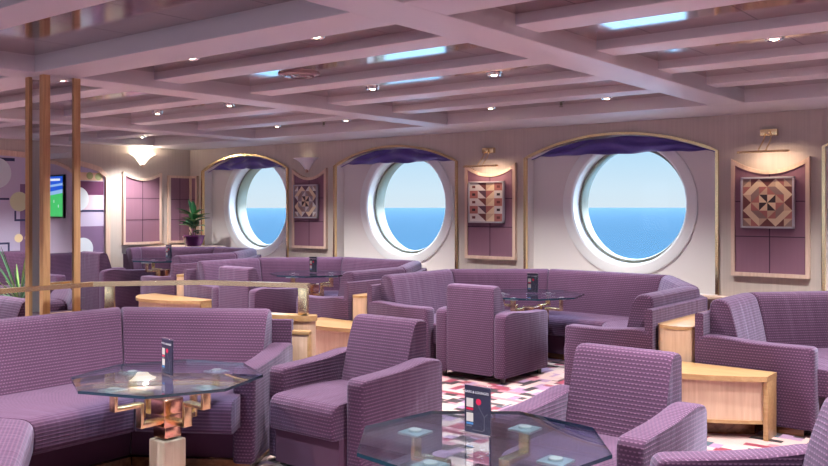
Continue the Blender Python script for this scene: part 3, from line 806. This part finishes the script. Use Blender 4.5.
# ------------------------------------------------------------------ wooden divider units between booths
def divider(x, w, z0, yf, label1, label2, WL=.43):
    t = thing('divider_box', label1, 'divider', (x, yf+.125, z0), 0, 'wooden booth dividers')
    b = MB(); hw = w/2
    poly = [(-hw, .95), (-hw, -.02)]
    for k in range(9): a = PI+PI/2*k/8; poly.append((0+hw*math.cos(a), -.02-.0+.09*math.sin(a)))
    for k in range(1, 9): a = -PI/2+PI/2*k/8; poly.append((hw*math.cos(a), -.02+.09*math.sin(a)))
    poly.append((hw, .95))
    b.prism(poly[::-1] if False else poly, -.02, .618); b.build('body', M['maple'], t, smooth=30)
    b = MB(); b.prism([(p[0]*1.0, p[1]-.004) for p in poly], .618, .64); b.build('top_board', M['oak'], t, smooth=30)
    # bow-fronted low shelf
    t = thing('low_shelf', label2, 'shelf', (x, yf, z0), 0, 'bow fronted low shelves')
    W = .70
    def bow(u, off): return -(.21-off)-(.25)*(1-u*u)
    def wx(u, k): return u*(W-k) if u >= 0 else u*(WL-k)
    N = 16; us = [-1+2*i/N for i in range(N+1)]
    top = [(wx(u, 0), bow(u, 0)) for u in us]; poly = top+[(W, -.005), (-WL, -.005)]
    b = MB(); b.prism(poly, .372, .405); b.build('top_board', M['oak'], t, smooth=30)
    pan = [(wx(u, .035), bow(u, .025)) for u in us]; poly = pan+[(W-.035, -.02), (-WL+.035, -.02)]
    b = MB(); b.prism(poly, .115, .372); b.build('front_panel', M['maple'], t, smooth=30)
    b = MB(); ed = [(wx(u, .03), bow(u, .018)) for u in us]; b.prism(ed+[(W-.03, -.03), (-WL+.03, -.03)], .10, .122); b.build('lower_edging', M['oak'], t, smooth=30)
    pl = [(wx(u, .12), bow(u, .14)) for u in us]; b = MB(); b.prism(pl+[(W-.12, -.03), (-WL+.12, -.03)], -.03, .10); b.build('plinth', M['plinth'], t, smooth=30)
    for s in (-1, 1):
        b = MB(); xx = s*((W if s > 0 else WL)-.014); b.box(xx-.014, xx+.014, -.2, -.01, -.02, .372, bev=.002); b.build('end_panel', M['oak'], t)
divider(-2.335, .28, 0, 5.83, 'pale wooden divider box between the middle booth and the right booth', 'bow fronted low wooden shelf in front of the right booth divider')
divider(-5.465, .17, 0, 5.99, 'pale wooden divider box between the second booth and the middle booth', 'bow fronted low wooden shelf right of the brass rail end')
divider(-8.295, .17, zf(-8.4), 6.08, 'pale wooden divider box beside the far corner booth', 'bow fronted low wooden shelf seen above the brass rail')

# partition behind the front sofa, with brass rail
path = [(-5.325, .6), (-5.325, 3.22), (-4.86, 3.76), (-4.10, 4.05)]
def offs(path, d):
    out = []
    for i, p in enumerate(path):
        d1 = (Vector(p)-Vector(path[i-1])).normalized() if i > 0 else None
        d2 = (Vector(path[i+1])-Vector(p)).normalized() if i < len(path)-1 else None
        n1 = Vector((-d1.y, d1.x)) if d1 else None; n2 = Vector((-d2.y, d2.x)) if d2 else None
        m_ = n1 if n2 is None else n2 if n1 is None else (n1+n2)/((n1+n2).dot(n1))
        out.append((p[0]+m_.x*d, p[1]+m_.y*d))
    return out
def ribbon(b, path, d0, d1, z0, z1, rounded=False):
    A, B = offs(path, d0), offs(path, d1)
    b.loft([[(a[0], a[1], z0), (a[0], a[1], z1), (c[0], c[1], z1), (c[0], c[1], z0)] for a, c in zip(A, B)])
t = thing('low_partition', 'low pale wooden partition behind the front left banquette', 'partition', (0, 0, 0))
b = MB(); ribbon(b, path, -.045, .045, -.01, .72); b.lathe([(.0, -.01), (.045, -.01), (.045, .72), (0, .72)], 20, o=(path[-1][0], path[-1][1], 0)); b.build('body', M['maple'], t, smooth=30)
b = MB(); ribbon(b, path, -.055, .055, .72, .755); b.lathe([(.0, .72), (.055, .72), (.055, .755), (0, .755)], 20, o=(path[-1][0], path[-1][1], 0)); b.build('top_board', M['oak'], t, smooth=30)
t = thing('side_shelf', 'small pale wooden step shelf at the end of the front left banquette', 'shelf', (-4.03, 3.99, 0), R_(22))
b = MB(); b.box(-.22, .0, -.045, -.005, -.01, .64, bev=.003); b.build('body', M['maple'], t)
b = MB(); b.box(-.225, .012, -.05, .0, .64, .668, bev=.004); b.build('top_board', M['oak'], t)
b = MB(); b.box(.0, .014, -.048, -.004, -.01, .64, bev=.002); b.build('end_panel', M['oak'], t)
t = thing('brass_rail', 'polished brass guard rail on the low partition, running past the column', 'rail', (0, 0, 0))
b = MB(); ribbon(b, path, -.022, .022, .935, .965); b.build('bar', M['brass'], t, smooth=30)
def at_path(i, f): a, c = path[i], path[i+1]; return (a[0]+(c[0]-a[0])*f, a[1]+(c[1]-a[1])*f, math.atan2(c[1]-a[1], c[0]-a[0]))
for i, f in ((0, .25), (1, .16), (2, .95)):
    x, y, a = at_path(i, f); b = MB(); b.box(x-.032, x+.032, y-.018, y+.018, .755, .936, bev=.003, rot=a, pivot=(x, y)); b.build('post', M['brass'], t)

# ------------------------------------------------------------------ tables
def make_table(Rc=.483, H=.60):
    t = thing('glass_table', '', 'table')
    b = MB(); b.box(-.066, .066, -.066, .066, -.02, .29, bev=.008); b.build('pedestal', M['maple'], t)
    b = MB(); b.box(-.05, .05, -.05, .05, .30, .36, bev=.004); b.box(-.062, .056, -.058, .062, .358, .425, bev=.004); b.box(-.05, .066, -.066, .05, .423, .50, bev=.004)
    b.build('copper_blocks', M['copper'], t)
    bars = []
    for k in range(4):
        a = PI/2*k; m_ = MB(); c, s = math.cos(a), math.sin(a)
        w = .024; th = .012
        for x0, x1, z0, z1 in ((.05, .165, .372, .40), (.153, .171, .372, .50), (.165, .31, .48, .50), (.299, .317, .48, H-.022)):
            q = MB(); m_.box(x0, x1, -w, w, z0, z1, bev=.003, rot=a)
        o = m_.build('bracket', M['brass'], t); bars.append(o)
        q = MB(); q.box(.262, .362, -.05, .05, H-.022, H-.012, bev=.002, rot=a); p = q.build('pad', M['steel'], o)
        q = MB(); q.lathe([(.0, H-.004), (.024, H-.004), (.028, H-.012)], 18, o=(.312*c, .312*s, 0)); q.build('disc', M['steel'], o)
    b = MB(); b.prism([(Rc*math.cos(R_(22.5)+PI/4*k), Rc*math.sin(R_(22.5)+PI/4*k)) for k in range(8)], H-.006, H+.008, 0, 1)
    top = b.build('glass_top', [M['glass'], M['glassedge']], t, smooth=20)
    return t
tb0 = make_table(); tbs = []
def place_table(x, y, rot, label, sc=1.0, z=None, zs=1.0):
    o = tb0 if not tbs else copy_tree(tb0); tbs.append(o)
    o.location = (x, y, zf(x) if z is None else z); o['label'] = label; o['group'] = 'octagonal glass tables'
    o.scale = (sc, sc, zs)
    for c in o.children:
        if c.name.startswith('glass_top'): c.rotation_euler.z = R_(rot)
def menu(x, y, z, label, rz=0):
    t = thing('menu_stand', label, 'menu stand', (x, y, z), rz, 'table menu stands')
    w, h = .115, .185
    b = MB(); b.box(-w/2-.004, w/2+.004, -.006, .006, .003, h+.006, bev=.001); b.box(-w/2-.004, w/2+.004, -.035, .035, 0, .003)
    b.build('acrylic_holder', M['acryl'], t)
    b = MB(); b.box(-w/2, w/2, -.003, .003, .008, h); card = b.build('card', M['card'], t)
    b = MB(); y0 = -.0066
    def r(x0, x1, z0, z1, mi): b.quad([(x0, y0, z0), (x1, y0, z0), (x1, y0, z1), (x0, y0, z1)], mi=mi)
    r(-.047, -.016, .105, .138, 0); r(-.047, -.016, .05, .083, 0); r(-.047, -.016, .094, .102, 1); r(-.047, -.016, .039, .047, 2); r(-.047, -.022, .086, .091, 3); r(-.047, -.022, .031, .036, 3)
    b.quad([(.008+.012*math.cos(2*PI*k/20), y0, .128+.012*math.sin(2*PI*k/20)) for k in range(20)], mi=1)
    for pts in ([(.008, .116), (.012, .104), (.026, .085), (.034, .074), (.034, .022)], [(.034, .074), (.05, .088)], [(.034, .03), (.028, .02), (-.02, .02)]):
        for a, c in zip(pts, pts[1:]):
            d = Vector((c[0]-a[0], c[1]-a[1])).normalized()*.0012
            b.quad([(a[0]-d.y, y0, a[1]+d.x), (a[0]+d.y, y0, a[1]-d.x), (c[0]+d.y, y0, c[1]-d.x), (c[0]-d.y, y0, c[1]+d.x)], mi=3)
    b.build('print', [M['pale'], M['red'], M['blue'], M['grey']], card, fix=False)
    cu = bpy.data.curves.new('title', 'FONT'); cu.body = 'BARS & LOUNGES'; cu.size = .0135; cu.align_x = 'CENTER'; cu.extrude = .0002
    cu.materials.append(M['textwhite'])
    tmp = bpy.data.objects.new('tmp', cu); COL.objects.link(tmp); dg = bpy.context.evaluated_depsgraph_get(); me = bpy.data.meshes.new_from_object(tmp.evaluated_get(dg)); bpy.data.objects.remove(tmp)
    o = bpy.data.objects.new('title_lettering', me); COL.objects.link(o); o.parent = card; o.location = (0, -.0068, .158); o.rotation_euler = (R_(90), 0, 0)
    return t
TZ = .6085
place_table(-3.735, 2.68, 20, 'octagonal glass table on brass brackets in the front left booth')
menu(-3.735, 2.68, TZ, 'acrylic menu stand on the front left glass table', R_(-10))
place_table(-1.80, 2.67, -8, 'octagonal glass table nearest the viewer at the bottom centre')
menu(-1.84, 2.705, TZ, 'acrylic menu stand with dark card on the nearest glass table')
place_table(-4.19, 7.05, 14, 'octagonal glass table in the middle booth below the largest porthole', 1.03, zs=1.08)
menu(-4.19, 7.08, TZ*1.08, 'acrylic menu stand on the middle booth table')
place_table(-7.10, 7.06, 14, 'octagonal glass table in the second booth behind the brass rail', 1.0, zs=1.13)
menu(-7.10, 7.08, TZ*1.13+zf(-7.10), 'acrylic menu stand on the second booth table')
place_table(-9.58, 6.86, 14, 'octagonal glass table in the far corner booth', .97, zs=1.17)
menu(-9.55, 6.87, TZ*1.17+zf(-9.66), 'acrylic menu stand on the far corner table')
place_table(-.7, 6.4, 14, 'octagonal glass table of the right booth, beyond the right edge', 1.0)

# ------------------------------------------------------------------ plants
def leaf(b, base, tip, w, droop=.0, mi=0, n=7):
    base, tip = Vector(base), Vector(tip); d = tip-base
    side = d.cross(Vector((0, 0, 1)));
    if side.length < 1e-3: side = Vector((1, 0, 0))
    side.normalize(); up = side.cross(d).normalized(); L = []
    for i in range(n+1):
        t = i/n; p = base+d*t+Vector((0, 0, -droop*t*t)); ww = w*math.sin(PI*min(1, t*.92+.06))**.8
        L.append([tuple(p-side*ww+up*ww*.35), tuple(p), tuple(p+side*ww+up*ww*.35)])
    b.loft(L, closed=False, caps=False, mi=mi)
# corner shelf for the plant
b = MB(); b.prism([(LX+.005, 7.40), (-10.02, WY-.11), (-10.02, WY-.035), (LX+.005, WY-.035)][::-1], .86, .90)
tag(b.build('corner_shelf', M['trim']), 'pale corner shelf behind the far banquette holding the potted plant', 'shelf')
t = thing('potted_plant', 'leafy green rubber plant in a purple pot in the far corner', 'plant', (-10.42, 7.93, .90))
b = MB(); b.lathe([(0, 0), (.11, 0), (.135, .05), (.155, .13), (.165, .14), (.165, .155), (.15, .155), (.14, .13), (0, .13)], 32); b.build('pot', M['pot'], t)
b = MB(); st = [(0, 0, .12), (.01, -.01, .3), (.0, .0, .45)]; b.tube(st, .009); b.tube([(.03, .01, .12), (.07, -.02, .25), (.1, -.03, .34)], .007); b.tube([(-.02, 0, .12), (-.07, -.03, .24)], .007); b.build('stem', M['stem'], t)
b = MB(); rnd = random.Random(3)
for k in range(30):
    a = rnd.uniform(0, 2*PI); h = rnd.uniform(.17, .46); l = rnd.uniform(.16, .27)
    tip = (math.cos(a)*l, min(math.sin(a)*l, .14), h+rnd.uniform(.02, .16)); leaf(b, (math.cos(a)*.01, math.sin(a)*.01, h), tip, rnd.uniform(.045, .062), .05, mi=rnd.choice((0, 0, 1)))
leaf(b, (0, 0, .44), (.05, -.05, .66), .042); leaf(b, (0, 0, .42), (-.10, -.02, .68), .045)
b.build('foliage', [M['leaf'], M['leaflight']], t, fix=False)
t = thing('potted_palm', 'spiky green palm in a dark pot left of the mirrored column', 'plant', (-7.32, 3.74, zf(-7.32)))
b = MB(); b.lathe([(0, 0), (.15, 0), (.19, .3), (.21, .32), (.21, .36), (.18, .36), (.17, .3), (0, .3)], 28); b.build('pot', M['pot'], t)
b = MB(); b.tube([(0, 0, .3), (.01, 0, .5), (0, 0, .62)], [.03, .026, .02]); b.build('stem', M['stem'], t)
b = MB()
for k in range(46):
    a = 2*PI*k*.618; el = .15+1.2*rnd.random(); l = rnd.uniform(.42, .62)
    leaf(b, (0, 0, .6), (math.cos(a)*l*math.cos(el), math.sin(a)*l*math.cos(el), .6+l*math.sin(el)), (.009), .16*math.cos(el), mi=rnd.choice((0, 1)), n=5)
b.build('foliage', [M['leaf'], M['leaflight']], t, fix=False)

# ------------------------------------------------------------------ mural pieces (pixel-measured on the end wall)
b = mural_mb
D = .006
mrect(5.57, 5.80, .5, 1.766, 'mpur', D)
mrect(4.6, 5.51, 2.085, 2.13, 'mnavy', D) if False else mrect(4.8, 5.50, 2.055, 2.095, 'mnavy', D)
mrect(4.8, 5.43, 1.56, 1.585, 'mnavy', D)
mrect(5.495, 5.52, 1.31, 1.42, 'mnavy', D+.001); mrect(5.495, 5.75, 1.288, 1.314, 'mnavy', D+.001)
mrect(4.8, 5.43, .995, 1.02, 'mnavy', D); mrect(5.41, 5.435, .6, 1.02, 'mnavy', D)
mcirc(5.26, 1.90, .195, 'mpale', D+.002); mcirc(5.56, 1.54, .125, 'mgreen', D+.003)
mcirc(5.55, 1.07, .055, 'mcream', D+.003); mcirc(5.685, 1.07, .055, 'mcream', D+.003)
mrect(6.1, 6.75, 1.835, 1.945, 'mpeach', D); mcirc(6.55, 1.90, .05, 'msage', D+.002); mcirc(6.68, 1.89, .05, 'msage', D+.002)
mrect(6.1, 6.76, 1.635, 1.825, 'mmar', D); mrect(6.1, 6.76, 1.43, 1.635, 'mpink', D); mrect(6.1, 6.76, 1.405, 1.43, 'mnavy', D+.001)
mrect(6.1, 6.76, .5, 1.205, 'mpur', D); mcirc(6.37, 1.58, .165, 'mpale', D+.003); mcirc(6.45, .90, .15, 'mpale', D+.003)
b.build('painting', [M['a_'+n] for n in names], mural_t, fix=False)
b = MB(); rings = []
pts = [(Y0, .5)]+[(Y0+(Y1-Y0)*i/N, mtop(Y0+(Y1-Y0)*i/N)) for i in range(N+1)]+[(Y1, .5)]
for i, (y, z) in enumerate(pts):
    p0, p1 = pts[max(i-1, 0)], pts[min(i+1, len(pts)-1)]; d = Vector((p1[0]-p0[0], p1[1]-p0[1])).normalized(); n2 = Vector((-d.y, d.x))*.07
    rings.append([(.035, y, z), (.035, y+n2.x, z+n2.y), (.0, y+n2.x, z+n2.y), (.0, y, z)])
b.loft(rings); b.build('frame', M['trim'], mural_t, smooth=30)

# television on the window wall beyond the right edge (seen in the mirror)
t = thing('television', 'wall television showing a football match, seen in the column mirror', 'television', (4.28, WY-.035, 1.66))
b = MB(); b.box(-.66, .66, -.02, .022, -.39, .39, bev=.006); b.build('bezel', M['black'], t)
b = MB(); cols = [mat('screen pitch', (0, 0, 0), emis=srgb(70, 200, 110), estr=1.0), mat('screen stand', (0, 0, 0), emis=srgb(30, 90, 220), estr=1.0), mat('screen crowd', (0, 0, 0), emis=srgb(150, 190, 240), estr=1.0), mat('screen score', (0, 0, 0), emis=srgb(235, 240, 250), estr=1.0)]
def sq(x0, x1, za, zb, zc, zd, mi, y=-.021): b.quad([(x0, y, za), (x1, y, zb), (x1, y, zd), (x0, y, zc)], mi=mi)
sq(-.63, .63, -.36, -.36, .06, -.06, 0); sq(-.63, .63, .06, -.06, .13, .0, 2); sq(-.63, .63, .13, .0, .2, .1, 1); sq(-.63, .63, .2, .1, .24, .14, 2); sq(-.63, .63, .24, .14, .36, .36, 1)
sq(-.55, -.1, .28, .28, .32, .32, 3, -.022)
for k in range(7): xx = -.5+.15*k; zz = -.2+.1*math.sin(k*2.1); sq(xx, xx+.02, zz, zz, zz+.05, zz+.05, 3, -.022)
b.build('screen', cols, t, fix=False)
b = MB(); rings = []
pts = [(3.05, .5), (3.05, 1.9)]+[(3.05+2.3*i/20, 1.9+.36*math.sin(PI*i/20)) for i in range(1, 20)]+[(5.35, 1.9), (5.35, .5)]
for i, (x, z) in enumerate(pts):
    p0, p1 = pts[max(i-1, 0)], pts[min(i+1, len(pts)-1)]; d = Vector((p1[0]-p0[0], p1[1]-p0[1])).normalized(); n2 = Vector((-d.y, d.x))*.06
    rings.append([(x, WY-.03, z), (x+n2.x, WY-.03, z+n2.y), (x+n2.x, WY+.01, z+n2.y), (x, WY+.01, z)])
b.loft(rings); struct(b.build('trim_2', M['trim'], smooth=30))
b = MB()
for i in range(1, len(pts)-2): b.quad([(pts[i][0], WY-.006, .5), (pts[i+1][0], WY-.006, .5), (pts[i+1][0], WY-.006, pts[i+1][1]), (pts[i][0], WY-.006, pts[i][1])])
struct(b.build('wall_alcove', M['a_mlav'], fix=False))

# ------------------------------------------------------------------ lights
for x0, x1 in bw:  # fill lamps added behind the back openings to brighten the room
    L = bpy.data.lights.new('daylight', 'AREA'); L.shape = 'RECTANGLE'; L.size = x1-x0-.12; L.size_y = 1.28; L.energy = 16; L.color = (.66, .76, 1.0)
    o = bpy.data.objects.new('window_daylight', L); COL.objects.link(o); o.location = ((x0+x1)/2, BY-.12, 1.5); o.rotation_euler = (R_(90), 0, 0)

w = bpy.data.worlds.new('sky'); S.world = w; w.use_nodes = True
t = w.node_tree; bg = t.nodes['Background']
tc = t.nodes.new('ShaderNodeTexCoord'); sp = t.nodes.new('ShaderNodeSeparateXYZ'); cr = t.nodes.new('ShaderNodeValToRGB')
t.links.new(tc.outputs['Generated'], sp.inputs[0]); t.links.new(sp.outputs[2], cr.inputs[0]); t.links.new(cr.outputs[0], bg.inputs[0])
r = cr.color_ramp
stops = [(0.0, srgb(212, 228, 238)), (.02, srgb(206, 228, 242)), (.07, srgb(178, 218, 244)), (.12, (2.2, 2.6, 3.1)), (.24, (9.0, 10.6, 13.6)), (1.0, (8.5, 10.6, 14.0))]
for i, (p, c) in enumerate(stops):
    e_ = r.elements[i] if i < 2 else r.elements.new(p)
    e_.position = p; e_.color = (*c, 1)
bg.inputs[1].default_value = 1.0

# ------------------------------------------------------------------ camera
f = 865.0
cam = bpy.data.cameras.new('camera'); co = bpy.data.objects.new('camera', cam); COL.objects.link(co)
co.location = (0, 0, 1.47); co.rotation_euler = (R_(90), 0, math.radians(38.4347))
cam.sensor_width = 36; cam.sensor_fit = 'HORIZONTAL'; cam.lens = 36*f/828; cam.shift_y = -26/828; cam.clip_end = 30000; cam.clip_start = .05
S.camera = co
S.view_settings.view_transform = 'Standard'; S.view_settings.look = 'None'; S.view_settings.exposure = 0.1; S.view_settings.gamma = 1; S.view_settings.use_curve_mapping = False
S.cycles.max_bounces = 10; S.cycles.diffuse_bounces = 5; S.cycles.glossy_bounces = 6; S.cycles.transparent_max_bounces = 16
S.cycles.sample_clamp_indirect = 6.0; S.cycles.caustics_reflective = False
S.cycles.use_denoising = True
